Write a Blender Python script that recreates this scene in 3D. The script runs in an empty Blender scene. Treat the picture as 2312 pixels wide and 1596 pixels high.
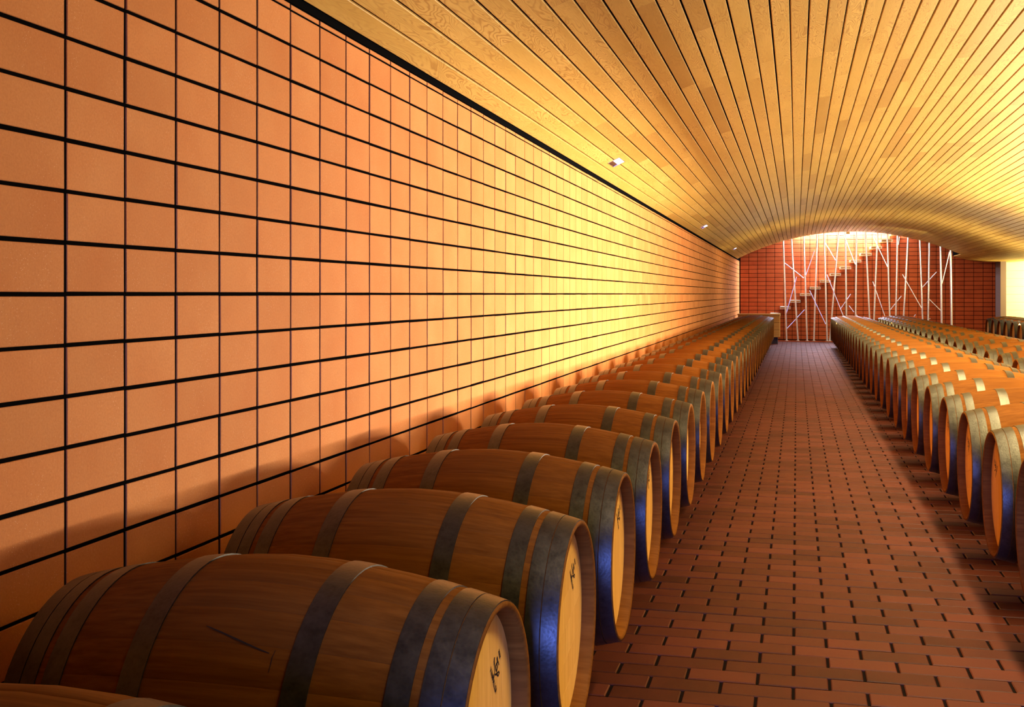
import bpy, math, random
from mathutils import Vector, Matrix

random.seed(7)
C = bpy.context.scene.collection
sc = bpy.context.scene

# ------------------------------------------------------------------ camera
F, VX, HY, CX, FW, FH = 2600.0, 1798.5, 663.5, 1156.0, 2312, 1596
EYE = 1.384
TH = math.atan((VX - CX) / F)
CT, ST = math.cos(TH), math.sin(TH)
cam = bpy.data.cameras.new('camera')
cam.sensor_width = 36.0
cam.lens = 36.0 * F / FW
cam.shift_y = -(FH / 2 - HY) / FW
cam.clip_start = 0.05
cam.clip_end = 200
camo = bpy.data.objects.new('camera', cam)
camo.location = (0, 0, EYE)
camo.rotation_euler = (math.pi / 2, 0, TH)
C.objects.link(camo)
sc.camera = camo

# ------------------------------------------------------------------ world, exposure, large lights
sc.view_settings.view_transform = 'Standard'
sc.view_settings.look = 'None'
sc.view_settings.gamma = 1.0
sc.view_settings.use_curve_mapping = False
sc.view_settings.exposure = 0.0
w = bpy.data.worlds.new('world')
sc.world = w
w.use_nodes = True
w.node_tree.nodes['Background'].inputs[0].default_value = (1.0, 0.62, 0.3, 1)
w.node_tree.nodes['Background'].inputs[1].default_value = 0.005


def area(name, loc, direction, sx, sy, power, col, spread=math.pi):
    l = bpy.data.lights.new(name, 'AREA')
    l.shape = 'RECTANGLE'
    l.size, l.size_y = sx, sy
    l.energy = power
    l.color = col
    l.spread = spread
    o = bpy.data.objects.new(name, l)
    o.location = loc
    o.rotation_euler = Vector(direction).to_track_quat('-Z', 'Y').to_euler()
    if name in ('vault_fill_light', 'third_row_fill_light'):
        o.rotation_euler = (0, 0, 0)
    C.objects.link(o)
    return o


def point(name, loc, power, col, rad=0.25):
    l = bpy.data.lights.new(name, 'POINT')
    l.energy = power
    l.color = col
    l.shadow_soft_size = rad
    o = bpy.data.objects.new(name, l)
    o.location = loc
    C.objects.link(o)
    return o


def spot(name, loc, direction, power, col, deg, blend, rad):
    l = bpy.data.lights.new(name, 'SPOT')
    l.energy, l.color = power, col
    l.spot_size, l.spot_blend = math.radians(deg), blend
    l.shadow_soft_size = rad
    o = bpy.data.objects.new(name, l)
    o.location = loc
    o.rotation_euler = Vector(direction).to_track_quat('-Z', 'Y').to_euler()
    C.objects.link(o)
    return o


WARM = (1.0, 0.83, 0.56)
# long low lamp strips of the side aisle between the second and the third row of barrels
area('aisle_strip_light', (3.3, 10.1, 0.865), (-1, 0, 0.0), 6.6, 0.05, 1050, (1.0, 0.83, 0.68), math.radians(150))
area('aisle_strip_light', (3.3, 15.6, 0.865), (-1, 0, 0.0), 4.0, 0.05, 130, WARM, math.radians(150))
area('aisle_strip_light', (3.3, 2.4, 0.865), (-1, 0, 0.0), 5.0, 0.05, 14, WARM, math.radians(150))
area('aisle_uplight', (3.6, 8.2, 0.97), (-0.1, 0, 1), 8.0, 0.12, 640, (1.0, 0.85, 0.60))
area('aisle_uplight', (3.6, 16.5, 0.97), (-0.1, 0, 1), 9.0, 0.12, 640, (1.0, 0.85, 0.60))
area('aisle_uplight', (3.7, 26.5, 0.72), (0.0, 0, 1), 8.0, 0.12, 330, (1.0, 0.84, 0.60))
# unseen light strips added under the vault to brighten barrel heads and tops
area('vault_fill_light', (1.05, 8.4, 3.09), (-0.05, 0, -1), 0.10, 13.6, 330, (1.0, 0.80, 0.42), math.radians(96))
area('vault_fill_light', (1.05, 23.9, 3.09), (-0.05, 0, -1), 0.10, 17.0, 310, (1.0, 0.80, 0.42), math.radians(96))
# daylight falling through the roof slot, close along the end wall
area('skylight', (1.6, 35.90 - 0.12, 3.40), (0, 0.10, -1), 3.2, 0.14, 850, (0.62, 0.72, 1.0))
# blue daylight from the doorway behind the camera
area('doorway_daylight', (0.1, -3.1, 1.15), (0, 1, 0), 1.0, 1.6, 62, (0.11, 0.19, 1.0), math.radians(40))
# lamp of the neighbouring bay, washing the pale panelled wall
point('bay_lamp_light', (7.3, 34.4, 1.75), 900, (1.0, 0.88, 0.40), 0.2)
area('third_row_fill_light', (5.0, 26.5, 2.28), (0, 0, -1), 0.1, 8.0, 60, (1.0, 0.82, 0.48), math.radians(130))  # unseen light added to brighten the tops of the third row
# unseen light added below the ceiling to brighten the steel posts
area('post_fill_light', (2.4, 30.5, 2.85), (-0.1, 1, -0.42), 1.6, 0.2, 60, (1.0, 0.90, 0.66), math.radians(95))


# ------------------------------------------------------------------ helpers
def at(x, y, Y):
    u = (x - CX) / F
    t = Y / (CT + u * ST)
    return Vector((t * (-ST + u * CT), Y, EYE + t * (HY - y) / F))


def proj(p):
    dx, dy, dz = p[0], p[1], p[2] - EYE
    d = -ST * dx + CT * dy
    if d < 0.2:
        return None
    return CX + F * (CT * dx + ST * dy) / d, HY - F * dz / d, d


def infr(q, m=0):
    return q is not None and -m <= q[0] <= FW + m and -m <= q[1] <= FH + m


class MB:
    def __init__(self):
        self.v, self.f, self.r, self.uv = [], [], [], []

    def add(self, verts, faces, rnd=0.0, uvs=None):
        b = len(self.v)
        self.v += [tuple(p) for p in verts]
        for fc in faces:
            self.f.append(tuple(b + i for i in fc))
            self.r.append(rnd)
            if uvs is not None:
                self.uv += [uvs[i] for i in fc]
        return self

    def box(self, x0, x1, y0, y1, z0, z1, rnd=0.0):
        v = [(x0, y0, z0), (x1, y0, z0), (x1, y1, z0), (x0, y1, z0),
             (x0, y0, z1), (x1, y0, z1), (x1, y1, z1), (x0, y1, z1)]
        f = [(3, 2, 1, 0), (4, 5, 6, 7), (0, 1, 5, 4), (1, 2, 6, 5), (2, 3, 7, 6), (3, 0, 4, 7)]
        return self.add(v, f, rnd)

    def tube(self, a, b, r, n=12, caps=True):
        a, b = Vector(a), Vector(b)
        d = (b - a).normalized()
        s = d.cross(Vector((0, 1, 0)))
        if s.length < 0.01:
            s = d.cross(Vector((1, 0, 0)))
        s.normalize()
        t = d.cross(s)
        ring = [(math.cos(2 * math.pi * i / n) * s + math.sin(2 * math.pi * i / n) * t) * r for i in range(n)]
        v = [a + q for q in ring] + [b + q for q in ring]
        f = [(i, i + n, (i + 1) % n + n, (i + 1) % n) for i in range(n)]
        if caps:
            f += [tuple(range(n)), tuple(reversed(range(n, 2 * n)))]
        return self.add(v, f)

    def mesh(self, name, mat, smooth=False):
        m = bpy.data.meshes.new(name)
        m.from_pydata(self.v, [], self.f)
        at_ = m.attributes.new('rnd', 'FLOAT', 'FACE')
        at_.data.foreach_set('value', self.r)
        if self.uv:
            l = m.uv_layers.new(name='UVMap')
            l.data.foreach_set('uv', [c for p in self.uv for c in p])
        if mat:
            m.materials.append(mat)
        m.update()
        if smooth:
            m.polygons.foreach_set('use_smooth', [True] * len(m.polygons))
        return m


def link(name, data, parent=None, loc=None, rot=None):
    o = bpy.data.objects.new(name, data)
    C.objects.link(o)
    if parent:
        o.parent = parent
    if loc is not None:
        o.location = loc
    if rot is not None:
        o.rotation_euler = rot
    return o


def tag(o, label, cat=None, group=None, kind=None):
    o['label'] = label
    if cat:
        o['category'] = cat
    if group:
        o['group'] = group
    if kind:
        o['kind'] = kind
    return o


def struct(name, data, label, loc=None):
    o = link(name, data, None, loc)
    o['label'] = label
    o['category'] = name.split('_')[0]
    o['kind'] = 'structure'
    return o


def empty(name, loc, rz=0.0):
    o = bpy.data.objects.new(name, None)
    o.empty_display_size = 0.1
    o.location = loc
    o.rotation_euler = (0, 0, rz)
    C.objects.link(o)
    return o


# ------------------------------------------------------------------ materials
class NT:
    def __init__(self, name):
        self.m = bpy.data.materials.new(name)
        self.m.use_nodes = True
        self.t = self.m.node_tree
        self.b = self.t.nodes['Principled BSDF']

    def n(self, typ, **kw):
        x = self.t.nodes.new(typ)
        for k, v in kw.items():
            setattr(x, k, v)
        return x

    def l(self, a, b):
        self.t.links.new(a, b)

    def val(self, x, sock):
        if hasattr(x, 'is_output'):
            self.l(x, sock)
        else:
            sock.default_value = x

    def math(self, op, a, b=None, c=None, clamp=False):
        x = self.n('ShaderNodeMath', operation=op, use_clamp=clamp)
        for i, q in enumerate((a, b, c)):
            if q is not None:
                self.val(q, x.inputs[i])
        return x.outputs[0]

    def mix(self, fac, a, b, mode='MIX'):
        x = self.n('ShaderNodeMix', data_type='RGBA', blend_type=mode)
        self.val(fac, x.inputs[0])
        for q, s in ((a, x.inputs[6]), (b, x.inputs[7])):
            if hasattr(q, 'is_output'):
                self.l(q, s)
            else:
                s.default_value = (*q, 1)
        return x.outputs[2]

    def rnd(self):
        a = self.n('ShaderNodeAttribute', attribute_name='rnd')
        o = self.n('ShaderNodeObjectInfo')
        return self.math('FRACT', self.math('ADD', a.outputs['Fac'], o.outputs['Random']))

    def vec(self, src, scale, off=None):
        x = self.n('ShaderNodeVectorMath', operation='MULTIPLY')
        self.l(src, x.inputs[0])
        x.inputs[1].default_value = scale
        if off is None:
            return x.outputs[0]
        c = self.n('ShaderNodeCombineXYZ')
        for s in c.inputs:
            self.l(off, s)
        y = self.n('ShaderNodeVectorMath', operation='ADD')
        self.l(x.outputs[0], y.inputs[0])
        self.l(c.outputs[0], y.inputs[1])
        return y.outputs[0]

    def noise(self, vec, scale, detail=3.0, rough=0.55, dist=0.0):
        x = self.n('ShaderNodeTexNoise')
        self.l(vec, x.inputs['Vector'])
        x.inputs['Scale'].default_value = scale
        x.inputs['Detail'].default_value = detail
        x.inputs['Roughness'].default_value = rough
        x.inputs['Distortion'].default_value = dist
        return x.outputs['Fac']

    def ramp(self, f, a, b):
        x = self.n('ShaderNodeMapRange')
        self.val(f, x.inputs[0])
        x.inputs[1].default_value = a
        x.inputs[2].default_value = b
        return x.outputs[0]

    def bump(self, h, strength, dist=0.01):
        x = self.n('ShaderNodeBump')
        x.inputs['Strength'].default_value = strength
        x.inputs['Distance'].default_value = dist
        self.l(h, x.inputs['Height'])
        self.l(x.outputs[0], self.b.inputs['Normal'])

    def set(self, col=None, rough=None, metal=None, spec=None):
        for k, v in (('Base Color', col), ('Roughness', rough), ('Metallic', metal), ('Specular IOR Level', spec)):
            if v is None:
                continue
            if hasattr(v, 'is_output'):
                self.l(v, self.b.inputs[k])
            elif isinstance(v, tuple):
                self.b.inputs[k].default_value = (*v, 1)
            else:
                self.b.inputs[k].default_value = v
        return self

    def pos(self):
        return self.n('ShaderNodeNewGeometry').outputs['Position']

    def obj(self):
        return self.n('ShaderNodeTexCoord').outputs['Object']

    def uv(self):
        return self.n('ShaderNodeTexCoord').outputs['UV']


def plain(name, col, rough=0.6, metal=0.0, spec=0.5):
    return NT(name).set(col, rough, metal, spec).m


def mat_tile(name, base, dark, speck):
    k = NT(name)
    r = k.rnd()
    p = k.pos()
    big = k.noise(k.vec(p, (1, 1, 1), k.math('MULTIPLY', r, 7.0)), 3.0, 3)
    c = k.mix(k.ramp(big, 0.3, 0.7), dark, base)
    c = k.mix(k.ramp(r, 0.0, 1.0), c, k.mix(1.0, c, (0.88, 0.85, 0.81), 'MULTIPLY'))
    fine = k.noise(p, 160, 4, 0.65)
    c = k.mix(k.math('MULTIPLY', k.ramp(fine, 0.35, 0.75), 0.25), c, (0.30, 0.07, 0.02))
    if speck:
        v = k.n('ShaderNodeTexVoronoi')
        k.l(p, v.inputs['Vector'])
        v.inputs['Scale'].default_value = 130
        d = k.math('LESS_THAN', v.outputs['Distance'], 0.13)
        zone = k.ramp(k.noise(k.vec(p, (1, 1, 0.45)), 7.0, 3), 0.45, 0.60)
        c = k.mix(k.math('MULTIPLY', k.math('MULTIPLY', d, zone), 0.55), c, (0.85, 0.62, 0.36))
    k.set(c, k.math('MULTIPLY_ADD', fine, 0.2, 0.65), 0.0, 0.10)
    k.bump(k.math('ADD', k.math('MULTIPLY', fine, 0.6), k.noise(p, 14, 2)), 0.25, 0.003)
    return k.m


def mat_brick():
    k = NT('floor_brick')
    r = k.rnd()
    p = k.pos()
    big = k.noise(k.vec(p, (1, 1, 1), k.math('MULTIPLY', r, 9.0)), 5.0, 4)
    c = k.mix(k.ramp(big, 0.3, 0.7), (0.029, 0.0046, 0.0010), (0.053, 0.0092, 0.0018))
    c = k.mix(k.math('MULTIPLY', r, 0.35), c, (0.16, 0.035, 0.018))
    fine = k.noise(p, 220, 3, 0.6)
    c = k.mix(k.math('MULTIPLY', k.ramp(fine, 0.4, 0.8), 0.35), c, (0.085, 0.020, 0.005))
    stain = k.ramp(k.noise(k.vec(p, (0.6, 2.4, 1)), 1.3, 4), 0.62, 0.74)
    c = k.mix(k.math('MULTIPLY', stain, 0.6), c, (0.05, 0.016, 0.01))
    k.set(c, k.math('MULTIPLY_ADD', big, 0.25, 0.42), 0.0, 0.15)
    k.bump(fine, 0.15, 0.002)
    return k.m


def mat_ceiling():
    k = NT('ceiling_oak')
    r = k.rnd()
    off = k.math('MULTIPLY', r, 43.0)
    u = k.uv()
    n1 = k.noise(k.vec(u, (13.0, 2.0, 1.0), off), 1.0, 2.0, 0.42, 0.4)
    lines = k.math('SINE', k.math('MULTIPLY', n1, 135.0))
    lines = k.math('POWER', k.math('MULTIPLY_ADD', lines, 0.5, 0.5), 3.0)
    amt = k.math('MULTIPLY', lines, k.ramp(k.noise(k.vec(u, (5, 0.9, 1), off), 1.0, 2), 0.32, 0.62))
    fib = k.noise(k.vec(u, (210.0, 9.0, 1.0), off), 1.0, 3, 0.6)
    tone = k.noise(k.vec(u, (6.0, 0.5, 1.0), off), 1.0, 2)
    c = k.mix(k.ramp(tone, 0.3, 0.7), (0.52, 0.335, 0.070), (0.64, 0.43, 0.110))
    c = k.mix(k.math('MULTIPLY', amt, 0.62), c, (0.25, 0.105, 0.015))
    c = k.mix(k.math('MULTIPLY', k.ramp(fib, 0.45, 0.75), 0.28), c, (0.33, 0.155, 0.025))
    dk = k.ramp(r, 0.80, 0.86)
    c = k.mix(k.math('MULTIPLY', dk, 0.42), c, (0.27, 0.125, 0.018))
    r2 = k.math('FRACT', k.math('MULTIPLY', r, 7.31))
    c = k.mix(k.math('MULTIPLY', r2, 0.22), c, (0.40, 0.20, 0.03))
    k.set(c, 0.50, 0.0, 0.18)
    k.bump(fib, 0.06, 0.002)
    return k.m


def mat_oak(name, light, dark, vscale, contrast=0.5):
    k = NT(name)
    r = k.rnd()
    p = k.pos()
    g = k.noise(k.vec(p, vscale, k.math('MULTIPLY', r, 5.0)), 1.0, 4, 0.6)
    med = k.noise(k.vec(p, (5.0, 16.0, 16.0), k.math('MULTIPLY', r, 5.0)), 1.0, 3, 0.6, 1.2)
    c = k.mix(k.ramp(g, 0.3, 0.75), light, dark)
    c = k.mix(k.math('MULTIPLY', k.ramp(med, 0.5, 0.75), contrast), c, dark)
    c = k.mix(k.math('MULTIPLY', k.math('POWER', r, 2.0), 0.45), c, dark)
    k.set(c, k.math('MULTIPLY_ADD', g, 0.15, 0.62), 0.0, 0.05)
    k.bump(g, 0.10, 0.002)
    return k.m


def mat_hoop():
    k = NT('galvanised_hoop')
    p = k.pos()
    v = k.n('ShaderNodeTexVoronoi')
    k.l(k.vec(p, (1, 1, 1)), v.inputs['Vector'])
    v.inputs['Scale'].default_value = 120
    bl = k.noise(p, 28, 4, 0.65)
    c = k.mix(k.ramp(bl, 0.3, 0.7), (0.039, 0.035, 0.025), (0.077, 0.070, 0.051))
    c = k.mix(k.math('MULTIPLY', v.outputs['Distance'], 0.4), c, (0.085, 0.078, 0.058))
    k.set(c, k.math('MULTIPLY_ADD', bl, 0.25, 0.27), 0.80, 0.4)
    k.bump(k.math('ADD', v.outputs['Distance'], bl), 0.11, 0.002)
    return k.m


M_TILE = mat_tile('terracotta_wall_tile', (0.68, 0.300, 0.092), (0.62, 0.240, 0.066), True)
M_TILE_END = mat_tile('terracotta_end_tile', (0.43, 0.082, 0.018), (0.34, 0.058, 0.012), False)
M_MORTAR = plain('dark_mortar', (0.0035, 0.0032, 0.003), 0.9, 0, 0.0)
M_BRICK = mat_brick()
M_GROUT = plain('floor_grout', (0.008, 0.005, 0.004), 0.9, 0, 0.0)
M_CEIL = mat_ceiling()
M_BLACK = plain('black_void', (0.004, 0.004, 0.004), 0.9, 0, 0.0)
M_OAK = mat_oak('barrel_oak', (0.205, 0.072, 0.0075), (0.115, 0.036, 0.0032), (2.5, 75, 75), 0.25)
M_HEAD = mat_oak('barrel_head_oak', (0.85, 0.52, 0.14), (0.68, 0.36, 0.08), (60, 60, 3.0), 0.25)
M_HOOP = mat_hoop()
M_INK = plain('black_stamp_ink', (0.006, 0.005, 0.005), 0.6)
M_STEEL = plain('brushed_steel', (0.90, 0.88, 0.82), 0.30, 0.75)
M_PALESTEEL = plain('tread_steel_warm_tint', (0.62, 0.55, 0.36), 0.5, 0.2)  # cream tint of the warm light put into the steel's colour
M_RAIL = plain('dark_rail', (0.03, 0.022, 0.018), 0.7)
M_WEDGE = plain('wedge_wood', (0.070, 0.030, 0.010), 0.8, 0, 0.1)
M_COUNTER = mat_oak('counter_wood', (0.62, 0.36, 0.09), (0.50, 0.25, 0.05), (3, 8, 60), 0.2)
M_PALE = mat_oak('pale_panel_wood', (0.72, 0.60, 0.34), (0.66, 0.52, 0.27), (3, 8, 60), 0.2)
M_TREAD = mat_oak('tread_wood', (0.55, 0.24, 0.07), (0.42, 0.16, 0.04), (40, 3, 40), 0.2)
M_PIER = plain('grey_brown_plaster', (0.16, 0.10, 0.07), 0.8)
M_WHITE = plain('white_plaster', (0.8, 0.78, 0.76), 0.8)
M_CHROME = plain('lamp_chrome', (0.85, 0.83, 0.86), 0.22, 1.0)


def emis(name, col, s):
    k = NT(name)
    k.set((0.8, 0.8, 0.8), 0.5)
    k.b.inputs['Emission Color'].default_value = (*col, 1)
    k.b.inputs['Emission Strength'].default_value = s
    return k.m


M_LAMP = emis('lamp_tube_glow', (0.80, 0.84, 1.0), 2.2)

# ------------------------------------------------------------------ room measures
W = 1.70
YV, YB = 34.40, 35.90          # end of the vault, end wall
YR, XR = -3.2, 10.0            # rear wall behind the camera, side wall out of view
TP, TQ = 0.2528, 0.1231        # wall tile pitch
ROOM_TOP = 4.4


def prof(X):
    if X > 5.75:
        X = 11.5 - X
    if X < 4.4:
        return EYE + 1.782 - 7 + math.sqrt(49 - (X - 1.47) ** 2)
    t = (X - 4.4) / 1.35
    z0 = 1.782 - 7 + math.sqrt(49 - 2.93 ** 2)
    return EYE + (2 * t ** 3 - 3 * t ** 2 + 1) * z0 + (t ** 3 - 2 * t ** 2 + t) * (-0.4609 * 1.35) + (-2 * t ** 3 + 3 * t ** 2) * 0.92


# ---- floor: a bed of grout with bricks laid on it
mb = MB().box(-W - 0.2, XR, YR, YB + 0.3, -0.2, -0.006)
floor = struct('floor', mb.mesh('floor', M_GROUT), 'floor of narrow red-brown bricks with dark joints')
BL, BW, J = 0.25, 0.125, 0.0105
bricks = []
nrow = int((YB - 0.3) / BW)
# the joint lines: phase measured from the photograph
X0, Y0 = -0.0115, 0.30
for jr in range(-8, nrow + 1):
    y = Y0 + jr * BW
    if y + BW > YB:
        break
    ph = X0 + (0.5 * BL if jr % 2 else 0.0)
    i0 = int(math.floor((-W - ph) / BL))
    for i in range(i0, int((7.5 - ph) / BL)):
        x = ph + i * BL
        if x < -W + 0.0:
            continue
        bricks.append((x, y))


def brick_area(b):
    q = proj((b[0] + BL / 2, b[1] + BW / 2, 0))
    if not infr(q, 20) or not (-0.72 < b[0] < 0.95):
        return 0
    return 1.0 / q[2] ** 3


order = sorted(range(len(bricks)), key=lambda i: -brick_area(bricks[i]))
single = set(i for i in order[:300] if brick_area(bricks[i]) > 0)
bm_ = MB()
h = J / 2
g = 0.0035
hx, hy = BL / 2 - h, BW / 2 - h * 0.75
bv = [(-hx, -hy, -0.03), (hx, -hy, -0.03), (hx, hy, -0.03), (-hx, hy, -0.03),
      (-hx, -hy, -g), (hx, -hy, -g), (hx, hy, -g), (-hx, hy, -g),
      (-hx + g, -hy + g, 0), (hx - g, -hy + g, 0), (hx - g, hy - g, 0), (-hx + g, hy - g, 0)]
bf = [(0, 1, 5, 4), (1, 2, 6, 5), (2, 3, 7, 6), (3, 0, 4, 7), (4, 5, 9, 8), (5, 6, 10, 9), (6, 7, 11, 10), (7, 4, 8, 11), (8, 9, 10, 11)]
brick_mesh = MB().add(bv, bf).mesh('brick', M_BRICK)
for i, (x, y) in enumerate(bricks):
    dz = random.uniform(-0.0015, 0.001)
    cx, cy = x + BL / 2, y + BW / 2
    if i in single:
        o = link('brick', brick_mesh, floor, (cx, cy, dz))
        o.rotation_euler = (random.uniform(-0.004, 0.004), random.uniform(-0.003, 0.003), random.uniform(-0.004, 0.004))
    else:
        bm_.add([(a + cx, b + cy, c + dz) for a, b, c in bv], bf, random.random())
o = link('brick_paving', bm_.mesh('brick_paving', M_BRICK), floor)
o['kind'] = 'stuff'

# ---- left wall: dark mortar wall with proud terracotta tiles
ZT = EYE + 1.006
mb = MB().box(-W - 0.3, -W - 0.0035, YR, YB + 0.3, -0.2, ROOM_TOP)
wall_left = struct('wall_left', mb.mesh('wall_left', M_MORTAR), 'long side wall of square terracotta tiles with black joints')
struct('trim_shade', MB().box(-W - 0.007, -W + 0.002, YR, YB, ZT + 0.002, ROOM_TOP).mesh('trim_shade', M_BLACK), 'black strip painted as the shade between the tiled side wall and the ceiling')  # shade of the gap put in as a black strip
tiles = []
for k in range(-11, 9):
    z0, z1 = EYE + k * TQ, min(EYE + (k + 1) * TQ, ZT)
    if z0 < 0:
        z0 = 0.002
    if z1 - z0 < 0.01:
        continue
    for n in range(-6, 140):
        y0 = 2.422 + n * TP
        y1 = y0 + TP
        if y0 > YB - 0.05:
            break
        tiles.append((y0, min(y1, YB), z0, z1, k == 8))


def tile_area(t):
    if t[2] < 0.6:
        return 0
    q = proj((-W, (t[0] + t[1]) / 2, (t[2] + t[3]) / 2))
    if not infr(q, 60):
        return 0
    return (t[3] - t[2]) / q[2] ** 3


order = sorted(range(len(tiles)), key=lambda i: -tile_area(tiles[i]))
single = set(order[:300])


def tile_geo(a, b, th=0.007, ch=0.0014):
    # a slab in the local YZ plane, face towards +X
    v = [(-th * 2, -a, -b), (-th * 2, a, -b), (-th * 2, a, b), (-th * 2, -a, b),
         (-ch, -a, -b), (-ch, a, -b), (-ch, a, b), (-ch, -a, b),
         (0, -a + ch, -b + ch), (0, a - ch, -b + ch), (0, a - ch, b - ch), (0, -a + ch, b - ch)]
    f = [(0, 1, 5, 4), (1, 2, 6, 5), (2, 3, 7, 6), (3, 0, 4, 7), (4, 5, 9, 8), (5, 6, 10, 9), (6, 7, 11, 10), (7, 4, 8, 11), (8, 9, 10, 11)]
    return v, f


tcache = {}
JV, JH = 0.0115, 0.0105
mb = MB()
for i, (y0, y1, z0, z1, top) in enumerate(tiles):
    a, b = (y1 - y0 - JV) / 2, (z1 - z0 - (JH if not top else JH / 2)) / 2
    cy, cz = (y0 + y1) / 2 + random.uniform(-0.0012, 0.0012), (z0 + z1) / 2 + random.uniform(-0.0008, 0.0008)
    if i in single:
        key = (round(a, 4), round(b, 4))
        if key not in tcache:
            v, f = tile_geo(a, b)
            tcache[key] = MB().add(v, f).mesh('tile', M_TILE)
        link('tile', tcache[key], wall_left, (-W + random.uniform(-0.001, 0.001), cy, cz),
             (random.uniform(-0.003, 0.003), random.uniform(-0.006, 0.006), random.uniform(-0.004, 0.004)))
    else:
        v, f = tile_geo(a, b)
        mb.add([(-W + p[0], cy + p[1], cz + p[2]) for p in v], f, random.random())
o = link('tile_field', mb.mesh('tile_field', M_TILE), wall_left)
o['kind'] = 'stuff'

# ---- end wall with wider-looking tiles of the same kind
XE = 5.62
mb = MB().box(-W - 0.3, XR, YB + 0.0035, YB + 0.3, -0.2, ROOM_TOP)
wall_end = struct('wall_end', mb.mesh('wall_end', M_MORTAR), 'deep red tiled end wall behind the steel posts')
xs0 = at(1671.4, 664, YB).x
TW2, TH2 = 0.2575, 0.1252
tl = []
for k in range(-11, 24):
    z0 = EYE + k * TH2
    z1 = z0 + TH2
    if z0 < 0:
        z0 = 0.002
    for n in range(-1, 40):
        x0 = xs0 + n * TW2
        x1 = min(x0 + TW2, XE)
        x0 = max(x0, -W)
        if x1 - x0 < 0.03:
            continue
        tl.append((x0, x1, z0, z1))


def tile2_area(t):
    q = proj(((t[0] + t[1]) / 2, YB, (t[2] + t[3]) / 2))
    if not infr(q) or t[2] < 0.70 or t[3] > prof((t[0] + t[1]) / 2) + 0.1:
        return 0
    return (t[1] - t[0]) * (t[3] - t[2])


order = sorted(range(len(tl)), key=lambda i: -tile2_area(tl[i]) - 1e-6 * random.random())
single = set(order[:300])
R90 = -math.pi / 2
mb = MB()
tc2 = {}
for i, (x0, x1, z0, z1) in enumerate(tl):
    a, b = (x1 - x0 - 0.012) / 2, (z1 - z0 - 0.013) / 2
    if b < 0.005 or a < 0.005:
        continue
    cx, cz = (x0 + x1) / 2, (z0 + z1) / 2
    v, f = tile_geo(a, b)
    if i in single:
        key = (round(a, 4), round(b, 4))
        if key not in tc2:
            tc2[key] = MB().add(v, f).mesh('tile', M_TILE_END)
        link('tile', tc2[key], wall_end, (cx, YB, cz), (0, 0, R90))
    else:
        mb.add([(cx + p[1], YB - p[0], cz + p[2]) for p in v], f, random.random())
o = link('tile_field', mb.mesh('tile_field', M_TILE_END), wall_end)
o['kind'] = 'stuff'

# ---- pier at the end of the tiled wall, and the pale panelled wall beyond it
mb = MB().box(XE, 5.77, YB - 0.85, YB + 0.1, 0, prof(5.7) + 0.05)
struct('wall_pier', mb.mesh('wall_pier', M_PIER), 'dark grey-brown pier where the tiled end wall stops')
mb = MB().box(5.77, XR, YB + 0.004, YB + 0.006, 0, ROOM_TOP)
wall_pale = struct('wall_panelled', mb.mesh('wall_panelled', M_MORTAR), 'brightly lit pale wall of wide horizontal boards beyond the pier')
z = 0.0
while z < 3.2:
    pm = MB().box(-2.1, 2.1, -0.02, 0.0, 0.0, 0.225, random.random()).mesh('plank', M_PALE) if z == 0 else pm
    link('plank', pm, wall_pale, (5.78 + 2.1, YB, z))
    z += 0.229

# ---- walls out of the photograph's view, closing the room
mb = MB().box(XR, XR + 0.3, YR, YB + 0.3, -0.2, ROOM_TOP)
struct('wall_right', mb.mesh('wall_right', M_PIER), 'plain plaster wall closing the far side of the cellar')
mb = MB().box(-W - 0.3, -0.7, YR - 0.3, YR, -0.2, ROOM_TOP).box(0.9, XR, YR - 0.3, YR, -0.2, ROOM_TOP).box(-0.7, 0.9, YR - 0.3, YR, 2.3, ROOM_TOP)
struct('wall_rear', mb.mesh('wall_rear', M_RAIL), 'plain plaster wall with an open doorway')

# ---- ceiling: curved shell with timber boards under it
xs = [-W + 0.03]
while xs[-1] < XR:
    xs.append(xs[-1] + 0.12)


def shell(mb, xs, y0, y1, lo, hi):
    n = len(xs)
    v, f = [], []
    for x in xs:
        z_ = prof(x)
        v += [(x, y0, z_ + lo), (x, y1, z_ + lo), (x, y1, z_ + hi), (x, y0, z_ + hi)]
    for i in range(n - 1):
        a, b = 4 * i, 4 * i + 4
        f += [(a, b, b + 1, a + 1), (a + 1, b + 1, b + 2, a + 2), (a + 2, b + 2, b + 3, a + 3), (a + 3, b + 3, b, a)]
    f += [(0, 1, 2, 3), (4 * n - 1, 4 * n - 2, 4 * n - 3, 4 * n - 4)]
    mb.add(v, f)


mb = MB()
shell(mb, xs, YR, YV - 0.012, 0.021, 0.16)
shell(mb, [x for x in xs if x > 4.40], YV - 0.012, YB, 0.021, 0.16)
ceiling = struct('ceiling', mb.mesh('ceiling', M_BLACK), 'arched ceiling of narrow golden oak boards with dark gaps')
# roof over the light slot
mb = MB().box(-W - 0.3, XR, YV - 0.3, YB + 0.3, ROOM_TOP, ROOM_TOP + 0.1)
struct('roof_slab', mb.mesh('roof_slab', M_WHITE), 'white roof slab over the light slot before the end wall')

# arc-length table
PX, PS = [-W + 0.035], [0.0]
while PX[-1] < 9.6:
    x = PX[-1] + 0.002
    PS.append(PS[-1] + math.hypot(0.002, prof(x) - prof(PX[-1])))
    PX.append(x)


def x_at(s):
    import bisect
    i = min(bisect.bisect(PS, s), len(PX) - 1)
    return PX[i]


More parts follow.
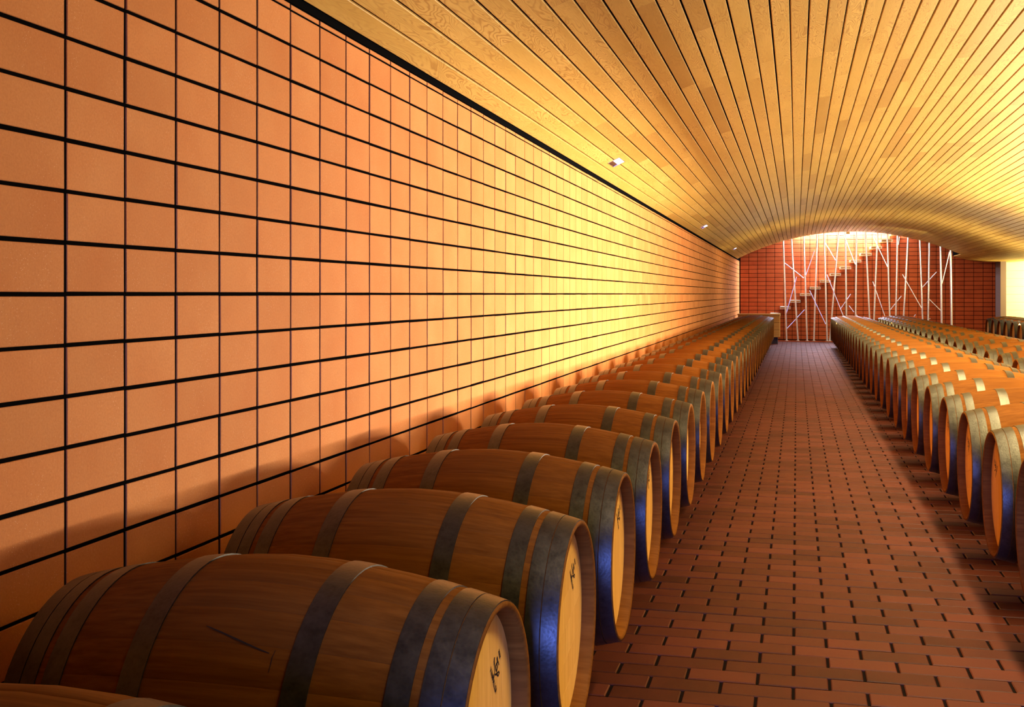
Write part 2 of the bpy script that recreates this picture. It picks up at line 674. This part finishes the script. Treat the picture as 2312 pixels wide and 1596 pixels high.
PW, GAP, THK, CH = 0.1099, 0.0100, 0.02, 0.0028
S0 = -0.027
boards = []
i = 0
while S0 + (i + 1) * PW < PS[-1] - 0.05:
    s = S0 + (i + 0.5) * PW
    i += 1
    if s < 0.02:
        continue
    x = x_at(s)
    z = prof(x)
    d = (prof(x + 0.01) - prof(x - 0.01)) / 0.02
    ang = math.atan(d)
    yend = YB - 0.002 if x > 4.46 else YV
    y = 0.6 + random.random() * 1.8
    first = True
    while y < yend - 0.05:
        L = random.choice((1.5, 1.9, 2.3, 2.7))
        if first:
            y -= 1.5
            first = False
        if y + L > yend - 0.4:
            L = yend - y
        boards.append((x, y, L, z, ang))
        y += L


def board_area(b):
    x, y, L, z, a = b
    t = 0
    for j in range(7):
        q = proj((x, y + L * (j + 0.5) / 7, z))
        if infr(q):
            t += L / 7 / q[2] ** 3
    return t


def board_geo(L):
    hw, hl = (PW - GAP) / 2, L / 2 - 0.0008
    sec = [(-hw, THK), (-hw, CH), (-hw + CH, 0), (hw - CH, 0), (hw, CH), (hw, THK)]
    v = [(a, -hl, b) for a, b in sec] + [(a, hl, b) for a, b in sec]
    f = [(k, k + 1, k + 7, k + 6) for k in range(5)]
    f = [tuple(reversed(q)) for q in f]
    f += [(0, 1, 2, 3, 4, 5), (11, 10, 9, 8, 7, 6)]
    uv = [(a, y) for a, y, b in v]
    return v, f, uv


# keep the boards clear of the recessed lamps: the lamps sit a little proud of them
order = sorted(range(len(boards)), key=lambda i: -board_area(boards[i]))
single = set(order[:300])
bc = {}
mb = MB()
for i, (x, y, L, z, a) in enumerate(boards):
    v, f, uv = board_geo(L)
    if i in single:
        key = round(L, 3)
        if key not in bc:
            bc[key] = MB().add(v, f, 0.0, uv).mesh('plank', M_CEIL)
        link('plank', bc[key], ceiling, (x, y + L / 2, z), (0, -a, 0))
    else:
        r = random.random()
        ca, sa = math.cos(a), math.sin(a)
        mb.add([(x + p[0] * ca - p[2] * sa, y + L / 2 + p[1], z + p[0] * sa + p[2] * ca) for p in v], f, r, uv)
o = link('plank_lining', mb.mesh('plank_lining', M_CEIL), ceiling)
o['kind'] = 'stuff'

# ------------------------------------------------------------------ barrels
HL, RB, RE = 0.475, 0.350, 0.2805
ZC = 0.482
NST = 28


def rad(x):
    return RB - (RB - RE) * (abs(x) / HL) ** 1.75


SX = [-HL, -0.46, -0.43, -0.39, -0.33, -0.26, -0.18, -0.09, 0, 0.09, 0.18, 0.26, 0.33, 0.39, 0.43, 0.46, HL]
STH = 0.024


def stave_ring(n, seg, groove):
    """cross sections of staves: returns list of (angle, radial dip)"""
    out = []
    for s in range(n):
        a0 = 2 * math.pi * s / n
        da = 2 * math.pi / n
        for q in range(seg):
            dip = groove if q == 0 else 0.0
            out.append((a0 + da * q / seg, dip, s))
    return out


def body_mesh():
    ring = stave_ring(NST, 2, 0.0008)
    n = len(ring)
    rows = []
    inner0 = [(-HL, -0.018), (-HL + 0.004, -STH), (-HL + 0.05, -STH - 0.002)]
    prof_ = [(x, rad(x), True) for x in SX]
    chain = [(-HL + 0.055, RE - STH + 0.004, False), (-HL + 0.006, RE - 0.016, False), (-HL, RE - 0.009, False)] + prof_ + \
            [(HL, RE - 0.009, False), (HL - 0.006, RE - 0.016, False), (HL - 0.055, RE - STH + 0.004, False)]
    m = MB()
    rn = [random.random() for _ in range(NST)]
    v = []
    for x, r, out in chain:
        for a, dip, s in ring:
            rr = r - (dip if out else 0)
            v.append((x, rr * math.cos(a), rr * math.sin(a)))
    m.v = v
    for i in range(len(chain) - 1):
        for j in range(n):
            k = (j + 1) % n
            m.f.append((i * n + j, i * n + k, (i + 1) * n + k, (i + 1) * n + j))
            m.r.append(rn[ring[j][2]])
    me = m.mesh('body', M_OAK, True)
    return me


def stave_mesh():
    da = math.pi / NST
    angs = [(-da, 0.0010), (-da * 0.88, 0.0), (0, 0.0), (da * 0.88, 0.0), (da, 0.0010)]
    m = MB()
    chain = [(-HL + 0.055, RE - STH + 0.004, 0), (-HL + 0.006, RE - 0.016, 0), (-HL, RE - 0.009, 0)] + [(x, rad(x), 1) for x in SX] + \
            [(HL, RE - 0.009, 0), (HL - 0.006, RE - 0.016, 0), (HL - 0.055, RE - STH + 0.004, 0)]
    v = []
    for x, r, out in chain:
        for a, dip in angs:
            rr = r - dip * out
            v.append((x, rr * math.cos(a), rr * math.sin(a)))
    f = []
    n = len(angs)
    for i in range(len(chain) - 1):
        for j in range(n - 1):
            f.append((i * n + j, i * n + j + 1, (i + 1) * n + j + 1, (i + 1) * n + j))
    m.add(v, f)
    return m.mesh('stave', M_OAK, True)


def hoop_mesh(x0, x1, n=64):
    m = MB()
    t = 0.0028
    xm = (x0 + x1) / 2
    strips = [[(x0, rad(x0) - 0.002), (x0, rad(x0) + t)],
              [(x0, rad(x0) + t), (xm, rad(xm) + t + 0.0002), (x1, rad(x1) + t)],
              [(x1, rad(x1) + t), (x1, rad(x1) - 0.002)]]
    for ch in strips:                                   # separate strips keep the strap's edges crisp
        v = [(x, r * math.cos(2 * math.pi * j / n), r * math.sin(2 * math.pi * j / n)) for x, r in ch for j in range(n)]
        m.add(v, [(i * n + j, i * n + (j + 1) % n, (i + 1) * n + (j + 1) % n, (i + 1) * n + j) for i in range(len(ch) - 1) for j in range(n)])
    return m.mesh('hoop', M_HOOP, True)


HR = RE - STH + 0.012
HX = HL - 0.040


def head_boards():
    """boards of a barrel head, split across the local Y direction; a list of meshes"""
    cuts = [-HR, -0.185, -0.105, -0.018, 0.066, 0.150, HR]
    out = []
    for i in range(len(cuts) - 1):
        a, b = cuts[i], cuts[i + 1]
        top = []
        N = 7
        ys = [a + (b - a) * k / N for k in range(N + 1)]
        up = [(y, math.sqrt(max(HR * HR - y * y, 0))) for y in ys]
        poly = [(y, z_) for y, z_ in up] + [(y, -z_) for y, z_ in reversed(up)]
        n = len(poly)
        g_ = 0.0003
        ym = (a + b) / 2
        v = [(0.0, y + (g_ if y < ym else -g_), z_) for y, z_ in poly] + [(-0.0015, y, z_) for y, z_ in poly] + [(-0.02, y, z_) for y, z_ in poly]
        f = [tuple(reversed(range(n)))]
        for k in range(n):
            q = (k + 1) % n
            f += [(k, q, q + n, k + n), (k + n, q + n, q + 2 * n, k + 2 * n)]
        out.append(([(p[0], p[1], p[2]) for p in v], f))
    return out


hb = head_boards()
board_meshes = [MB().add(v, f).mesh('head_board', M_HEAD) for v, f in hb]
m = MB()
for v, f in hb:
    m.add(v, f, random.random())
head_mesh = m.mesh('head', M_HEAD)
BODY = body_mesh()
STAVE = stave_mesh()
HOOPS = [(HL - 0.0432, HL - 0.003), (HL - 0.083, HL - 0.0458), (HL - 0.146, HL - 0.101), (HL - 0.333, HL - 0.284)]
HOOP_M = [hoop_mesh(a, b) for a, b in HOOPS]


def stroke(m, pts, w):
    for (a, b) in zip(pts, pts[1:]):
        d = Vector((b[0] - a[0], b[1] - a[1]))
        if d.length < 1e-6:
            continue
        n_ = Vector((-d.y, d.x)).normalized() * w / 2
        e = d.normalized() * w * 0.3
        q = [(a[0] - e.x + n_.x, a[1] - e.y + n_.y), (b[0] + e.x + n_.x, b[1] + e.y + n_.y),
             (b[0] + e.x - n_.x, b[1] + e.y - n_.y), (a[0] - e.x - n_.x, a[1] - e.y - n_.y)]
        m.add([(0, y, z_) for y, z_ in q], [(3, 2, 1, 0)])


def emblem_mesh():
    m = MB()
    stroke(m, [(0.1064, 0.1443), (0.1047, 0.1385), (0.1064, 0.1325)], 0.0065)
    stroke(m, [(0.1069, 0.1323), (0.1083, 0.1235), (0.111, 0.1091)], 0.0030)
    stroke(m, [(0.1289, 0.1395), (0.1311, 0.1353)], 0.0075)
    stroke(m, [(0.1322, 0.135), (0.1344, 0.1301), (0.1247, 0.1288), (0.1165, 0.1258), (0.122, 0.1143)], 0.0048)
    stroke(m, [(0.1372, 0.1299), (0.1414, 0.1251), (0.1445, 0.121)], 0.0032)
    stroke(m, [(0.1289, 0.1262), (0.1322, 0.1188), (0.1275, 0.1147), (0.1289, 0.1086)], 0.0040)
    stroke(m, [(0.111, 0.1091), (0.122, 0.1076), (0.1344, 0.1068), (0.1428, 0.1077), (0.1484, 0.1031), (0.14, 0.0987), (0.1303, 0.1043), (0.122, 0.1076)], 0.0036)

    def line(p0, p1, glyphs, hgt, w):
        w *= 1.25
        p0, p1 = Vector(p0), Vector(p1)
        d = (p1 - p0)
        adv = d / len(glyphs)
        e = d.normalized()
        up = Vector((-e.y, e.x))
        for k, gl in enumerate(glyphs):
            o_ = p0 + adv * k
            hh = hgt * (1.5 if gl.isupper() and k else 1.0)
            for st in GL[gl.upper()]:
                stroke(m, [tuple(o_ + e * (sx * adv.length * 0.78) + up * (sy * hh)) for sx, sy in st], w)
    GL = {'V': [[(0, 1), (0.5, 0), (1, 1)]], 'I': [[(0.5, 0), (0.5, 1)]], 'N': [[(0, 0), (0, 1), (1, 0), (1, 1)]],
          'A': [[(0, 0), (0.5, 1), (1, 0)], [(0.2, 0.35), (0.8, 0.35)]], 'M': [[(0, 0), (0, 1), (0.5, 0.3), (1, 1), (1, 0)]],
          'O': [[(0, 0), (0, 1), (1, 1), (1, 0), (0, 0)]], 'L': [[(0, 1), (0, 0), (1, 0)]], 'Z': [[(0, 1), (1, 1), (0, 0), (1, 0)]]}
    line((0.0715, 0.1270), (0.1215, 0.0660), 'vinaMalloa', 0.0105, 0.0019)
    line((0.1395, 0.1500), (0.1535, 0.1300), 'zooz', 0.0062, 0.0017)
    return m.mesh('emblem', M_INK)


EMB = emblem_mesh()


def barrel(X, Y, facing, label, group, detail, roll, emblem):
    root = empty('wine_barrel', (X, Y, ZC - RB), 0.0 if facing > 0 else math.pi)
    tag(root, label, 'barrel', group)
    P = (0, 0, RB)
    if detail:
        for s in range(NST):
            link('stave', STAVE, root, P, (roll + 2 * math.pi * s / NST, 0, 0))
        for bmsh in board_meshes:
            link('head_board', bmsh, root, (HX, 0, RB), (roll + 0.2, 0, 0))
    else:
        link('body', BODY, root, P, (roll, 0, 0))
        link('head', head_mesh, root, (HX, 0, RB), (roll + 0.2, 0, 0))
    link('head', head_mesh, root, (-HX, 0, RB), (roll, 0, math.pi))
    for hm in HOOP_M:
        link('hoop', hm, root, P, (roll, 0, 0))
        link('hoop', hm, root, P, (roll, 0, math.pi))
    if emblem is not None:
        e = link('emblem', EMB, root, (HX + 0.0008, 0, RB), (emblem, 0, 0))
        e['label'] = 'black stamped emblem with small lettering'
    return root


PITCH = 0.862
XL, XRT, XR2, XR3 = -0.575, 0.854, 2.023, 4.606
LEFT = [2.22 + PITCH * (k - 1) for k in range(0, 35) if 2.22 + PITCH * (k - 1) < 31.0]
gl = 'barrels in the single row beside the tiled side wall'
n = len(LEFT)
for k, y in enumerate(LEFT):
    lab = 'oak wine barrel with grey steel hoops in the single row beside the tiled side wall'
    back = n - 1 - k
    if back < 3:
        lab = 'oak wine barrel, %s from the wooden counter, in the row beside the tiled side wall' % ('first', 'second', 'third')[back]
    elif k in (1, 2, 3):
        lab = 'oak barrel with black emblem on its head, %s the one with diagonal scratch' % ('', 'next to', 'second from')[k - 1]
    if k == 1:
        lab = 'oak wine barrel with a dark diagonal scratch across its staves, beside the tiled side wall'
    br = barrel(XL - HL, y, 1, lab, gl, k < 8, random.randrange(4) * math.pi / 2, random.uniform(-0.06, 0.06) if k < 9 else None)
    if k == 1:
        sm = MB()
        for pts, wd in (([(-0.045, 2.266), (-0.032, 2.279), (-0.008, 2.301), (0.023, 2.330), (0.053, 2.357), (0.085, 2.383), (0.10, 2.393)], 0.0030),
                        ([(0.110, 2.372), (0.108, 2.416), (0.109, 2.455), (0.109, 2.500)], 0.0012)):
            v = []
            for i_, (x, a) in enumerate(pts):
                r = rad(x) + 0.0005
                ww = wd * (0.25 + math.sin(math.pi * (i_ + 0.5) / len(pts))) / 2
                dx, da = (0.0, ww / r) if wd > 0.002 else (ww, 0.0)
                v += [(x - dx, r * math.cos(a - da), r * math.sin(a - da)), (x + dx, r * math.cos(a + da), r * math.sin(a + da))]
            sm.add(v, [(2 * q, 2 * q + 1, 2 * q + 3, 2 * q + 2) for q in range(len(pts) - 1)])
        o = link('scratch', sm.mesh('scratch', M_INK), br, (0, 0, RB))
        o['label'] = 'dark scratch'
gr = 'barrels in the row across the aisle'
RIGHT = [5.57 + 0.867 * (k - 1) for k in range(-2, 40) if 5.57 + 0.867 * (k - 1) < 31.0]
n = len(RIGHT)
for k, y in enumerate(RIGHT):
    lab = 'oak wine barrel in the row across the brick aisle, its shaded head facing the aisle'
    back = n - 1 - k
    if back < 3:
        lab = 'oak wine barrel, %s from the steel posts, in the row lining the brick aisle' % ('first', 'second', 'third')[back]
    barrel(XRT + HL, y, -1, lab, gr, 2 <= k < 7, random.randrange(4) * math.pi / 2, 1.65 + random.uniform(-0.1, 0.1) if k < 8 else None)
g2 = 'barrels in the row backing on to the aisle row'
R2 = [y for y in [31.0 - 0.15 - 0.867 * k for k in range(0, 27)]]
for k, y in enumerate(R2):
    lab = 'oak wine barrel in the second row, backing on to the row beside the brick aisle'
    if k == 0:
        lab = 'oak wine barrel ending the second row, next to the steel posts'
    barrel(XR2 + HL, y, -1, lab, g2, False, random.randrange(4) * math.pi / 2, None)
g3 = 'barrels in the separate row before the pale panelled wall'
for k in range(0, 10):
    y = 31.0 - 0.3 - 0.867 * k
    lab = 'oak wine barrel in the separate third row, in front of the bright pale wall'
    if k == 0:
        lab = 'oak wine barrel ending the third row, next to the dark pier'
    barrel(XR3 + HL, y, -1, lab, g3, False, random.randrange(4) * math.pi / 2, None)

# ---- low rails carrying the rows
RT = ZC - RB
for X, y0, y1, lab in ((XL - HL, 0.75, 31.3, 'in the row beside the tiled side wall'),
                       (XRT + HL, 2.4, 31.3, 'in the row across the brick aisle'),
                       (XR2 + HL, 8.0, 31.3, 'in the second row'),
                       (XR3 + HL, 22.4, 31.3, 'in the third row before the pale wall')):
    L = (y1 - y0) / 2
    for sx in (-0.10, 0.10):
        o = link('barrel_rail', MB().box(-0.025, 0.025, -L, L, 0, RT).mesh('barrel_rail', M_RAIL), None, (X + sx, (y0 + y1) / 2, 0))
        aisle = (sx > 0) == (X < 0)
        tag(o, 'dark rail under the %s ends of barrels %s' % ('front' if aisle else 'rear', lab), 'rail', 'rails under the barrel rows')
wm = MB().add([(-0.04, 0, 0), (0.04, 0, 0), (0.04, -0.15, 0), (-0.04, -0.15, 0), (-0.04, -0.15, 0.20), (0.04, -0.15, 0.20),
               (-0.04, 0, 0.135), (0.04, 0, 0.135)],
              [(3, 2, 1, 0), (3, 4, 5, 2), (4, 6, 7, 5), (0, 1, 7, 6), (0, 6, 4, 3), (1, 2, 5, 7)]).mesh('wooden_wedge', M_WEDGE)
for y in RIGHT[2:8]:
    o = link('wooden_wedge', wm, None, (XRT + HL - 0.20, y - 0.14, 0))
    tag(o, 'small wooden wedge on the floor holding a barrel of the row across the brick aisle', 'wedge', 'wedges under the aisle barrels')

# ------------------------------------------------------------------ unseen shields added to keep the aisle strip light off the ceiling
for yc, L, lab in ((9.3, 8.0, 'long unseen shield added over the aisle strip light to block it from the ceiling'),
                   (2.4, 5.2, 'unseen shield added over the aisle strip light before the long one'),
                   (15.6, 4.3, 'short unseen shield added over the aisle strip light behind the long one')):
    root = tag(empty('strip_light_shield', (3.33, yc, 0)), lab, 'lamp', 'added shields over the strip lights')
    link('shield_back', MB().box(0.0, 0.05, -L / 2, L / 2, 0.80, 1.035).mesh('shield_back', M_RAIL), root)
    link('shield_top', MB().box(-0.46, 0.05, -L / 2, L / 2, 1.035, 1.045).mesh('shield_top', M_RAIL), root)
    for sy in (-0.4, 0.0, 0.4):
        link('stand', MB().box(0.005, 0.045, sy * L - 0.02, sy * L + 0.02, 0.0, 0.80).mesh('stand', M_RAIL), root)

# ------------------------------------------------------------------ recessed lamps in the ceiling
for yl, lab in ((9.75, 'recessed chrome ceiling lamp, third from the tiled end wall'),
                (19.41, 'recessed chrome ceiling lamp, second from the tiled end wall'),
                (29.09, 'recessed chrome ceiling lamp, first from the tiled end wall')):
    x = -1.492
    z = prof(x)
    a = math.atan((prof(x + 0.01) - prof(x - 0.01)) / 0.02)
    root = empty('ceiling_lamp', (x, yl, z))
    root.rotation_euler = (0, -a, 0)
    tag(root, lab, 'lamp', 'recessed ceiling lamps')
    hw, hl = 0.056, 0.15
    m = MB()
    for q in ((-hw, -hw + 0.004, -hl, hl), (hw - 0.004, hw, -hl, hl), (-hw, hw, -hl, -hl + 0.004), (-hw, hw, hl - 0.004, hl)):
        m.box(q[0], q[1], q[2], q[3], -0.004, 0.004)
    link('trim', m.mesh('trim', M_CHROME), root)
    m = MB()
    N = 10
    v = []
    for k in range(N + 1):
        t = math.pi * k / N
        v += [(-math.cos(t) * (hw - 0.004), -hl + 0.004, -0.003 + 0.003 * math.sin(t)), (-math.cos(t) * (hw - 0.004), hl - 0.004, -0.003 + 0.003 * math.sin(t))]
    m.add(v, [(2 * k, 2 * k + 2, 2 * k + 3, 2 * k + 1) for k in range(N)])
    link('reflector', m.mesh('reflector', M_CHROME, True), root)
    link('lens', MB().box(-0.008, 0.046, -hl * 0.9, hl * 0.9, -0.0045, 0.002).mesh('lens', M_LAMP), root)

# ------------------------------------------------------------------ wooden counter before the end wall
YC = 32.6
a, b = at(1666, 709, YC), at(1760.7, 761.5, YC)
cr = tag(empty('wooden_counter', ((a.x + b.x) / 2, YC + 0.3, 0)), 'golden wooden counter of three wide boards at the end of the barrel row', 'counter')
hw = (b.x - a.x) / 2
H = a.z - 0.03
z0 = b.z
bh = (H - z0) / 3
for k in range(3):
    link('plank', MB().box(-hw, hw, -0.30, -0.275, z0 + bh * k + 0.004, z0 + bh * (k + 1) - 0.004).mesh('plank', M_COUNTER), cr)
link('body', MB().box(-hw + 0.005, hw - 0.005, -0.285, 0.30, z0, H - 0.004).mesh('body', M_BLACK), cr)
for s in (-1, 1):
    link('side_panel', MB().box(min(s * hw, s * (hw - 0.02)), max(s * hw, s * (hw - 0.02)), -0.275, 0.30, z0, H).mesh('side_panel', M_COUNTER), cr)
link('top', MB().box(-hw - 0.01, hw + 0.01, -0.31, 0.31, H, H + 0.035).mesh('top', M_COUNTER), cr)
link('plinth', MB().box(-hw + 0.06, hw - 0.06, -0.24, 0.28, 0.0, z0).mesh('plinth', M_RAIL), cr)

# ------------------------------------------------------------------ kerb under the posts
YP = YV + 0.06
mb = MB().box(-W, XE, YP - 0.05, YP + 0.10, 0.0, 0.022)
struct('trim_1', mb.mesh('trim_1', M_TILE_END), 'thin terracotta kerb at the foot of the steel posts')

# ------------------------------------------------------------------ steel posts with branches


def zpx(zx, zy):
    return 1740 + zx / 5.2545, 510 + zy / 5.2545


def at2(q, Y):
    return at(*zpx(*q), Y)


posts = [((150, 190), (190, 1370)), ((247, 165), (325, 1370)), ((393, 130), (433, 1370)), ((552, 105), (512, 1375)),
         ((635, 95), (670, 1375)), ((808, 75), (700, 1375)), ((887, 72), (898, 1058)), ((1020, 70), (1008, 1058)),
         ((1125, 72), (1173, 1085)), ((1268, 85), (1226, 1100)), ((1383, 100), (1412, 1060)), ((1505, 120), (1485, 1058)),
         ((1630, 145), (1578, 1060)), ((1770, 182), (1802, 1100)), ((1882, 212), (1868, 1110)), ((2015, 262), (2028, 1145)),
         ((2135, 310), (2145, 1170))]
branches = {0: [((158, 432), (392, 618), 1), ((185, 1040), (307, 605), -1), ((190, 1222), (402, 993), 1)],
            2: [((415, 590), (520, 295), -1)],
            4: [((652, 1165), (462, 765), -1), ((648, 200), (770, 408), 1), ((668, 578), (858, 1060), -1)],
            6: [((855, 75), (1003, 455), -1), ((832, 980), (950, 808), 1), ((930, 945), (988, 1022), 1)],
            7: [((1005, 1035), (1030, 1075), -1)],
            9: [((1213, 660), (1355, 1068), 1)],
            10: [((1385, 485), (1218, 135), -1), ((1420, 995), (1553, 830), 1)],
            11: [((1512, 225), (1526, 128), -1)],
            13: [((1788, 975), (1563, 575), -1), ((1802, 728), (1970, 545), 1), ((1700, 1078), (1722, 1050), 1)],
            14: [((1865, 855), (2012, 1002), -1), ((1870, 1106), (1897, 1098), 1)],
            15: [((2030, 685), (2120, 305), -1)]}
ORD = ['first', 'second', 'third', 'fourth', 'fifth', 'sixth', 'seventh', 'eighth', 'ninth', 'tenth', 'eleventh', 'twelfth',
       'thirteenth', 'fourteenth', 'fifteenth', 'sixteenth', 'seventeenth']
for i, (tp, bt) in enumerate(posts):
    A, B = at2(tp, YP), at2(bt, YP)
    d = (A - B) / (A.z - B.z)
    foot = B + d * (0.02 - B.z)
    topz = min(prof(A.x) + 0.6, ROOM_TOP - 0.02)
    top = B + d * (topz - B.z)
    root = empty('steel_post', foot)
    nb = len(branches.get(i, []))
    lean = 'leaning' if abs(d.x) > 0.03 else 'upright'
    tag(root, '%s steel tube post %s, %s from the wooden counter' % (lean, 'with welded side rods' if nb > 1 else 'with a side rod' if nb else 'without side rods', ORD[i]), 'post', 'steel posts before the end wall')
    R = 0.0235 if i < 15 else 0.027
    link('pole', MB().tube((0, 0, 0), top - foot, R, 16).mesh('pole', M_STEEL, False), root)
    link('base_plate', MB().tube((0, 0, 0), (0, 0, 0.012), 0.05, 16).mesh('base_plate', M_STEEL), root)
    for (p, q, side) in branches.get(i, []):
        a, b = at2(p, YP), at2(q, YP)
        off = Vector((0, (R + 0.014) * side, 0))
        link('branch', MB().tube(a + off - foot, b + off - foot, 0.0115, 10).mesh('branch', M_STEEL), root)

# ------------------------------------------------------------------ cantilevered stair on the end wall
st = tag(empty('staircase', (-1.2, YB, 0)), 'floating staircase of cantilevered treads climbing the red end wall', 'stairs')
t0 = at(1772.9, 695, YB - 0.95)
t1 = at(1932.5, 589.3, YB - 0.95)
step = (t1 - t0) / 7.0
sl = MB().box(-0.145, 0.145, -0.93, 0.0, -0.028, 0.022).mesh('tread', M_TREAD)
fm = MB()
for q in ((-0.15, 0.15, 0.020, 0.034), (-0.15, 0.15, -0.036, -0.026), (-0.15, -0.138, -0.036, 0.034), (0.138, 0.15, -0.036, 0.034), (-0.02, 0.02, -0.036, 0.034)):
    fm.box(q[0], q[1], -0.955, -0.93, q[2], q[3])
fm = fm.mesh('end_frame', M_PALESTEEL)
pm = MB().box(-0.15, 0.15, -0.93, 0.0, 0.022, 0.034).mesh('top_plate', M_PALESTEEL)
for k in range(-4, 16):
    p = t0 + step * k
    if p.z < 0.1 or p.z > ROOM_TOP - 0.3:
        continue
    o = link('tread', sl, st, (p.x + 1.2, 0, p.z))
    link('end_frame', fm, o)
    link('top_plate', pm, o)

# small sign hung in the light slot
p = at(1914.5, 532, YB - 0.6)
sg = tag(empty('hanging_sign', (p.x, YB - 0.6, p.z)), 'small pale sign box hanging from a yellow wooden strip in the light slot', 'sign')
link('hanger', MB().box(-0.05, 0.05, -0.02, 0.02, 0.04, 0.75).mesh('hanger', M_COUNTER), sg)
link('sign_box', MB().box(-0.055, 0.055, -0.035, 0.035, -0.05, 0.045).mesh('sign_box', M_STEEL), sg)
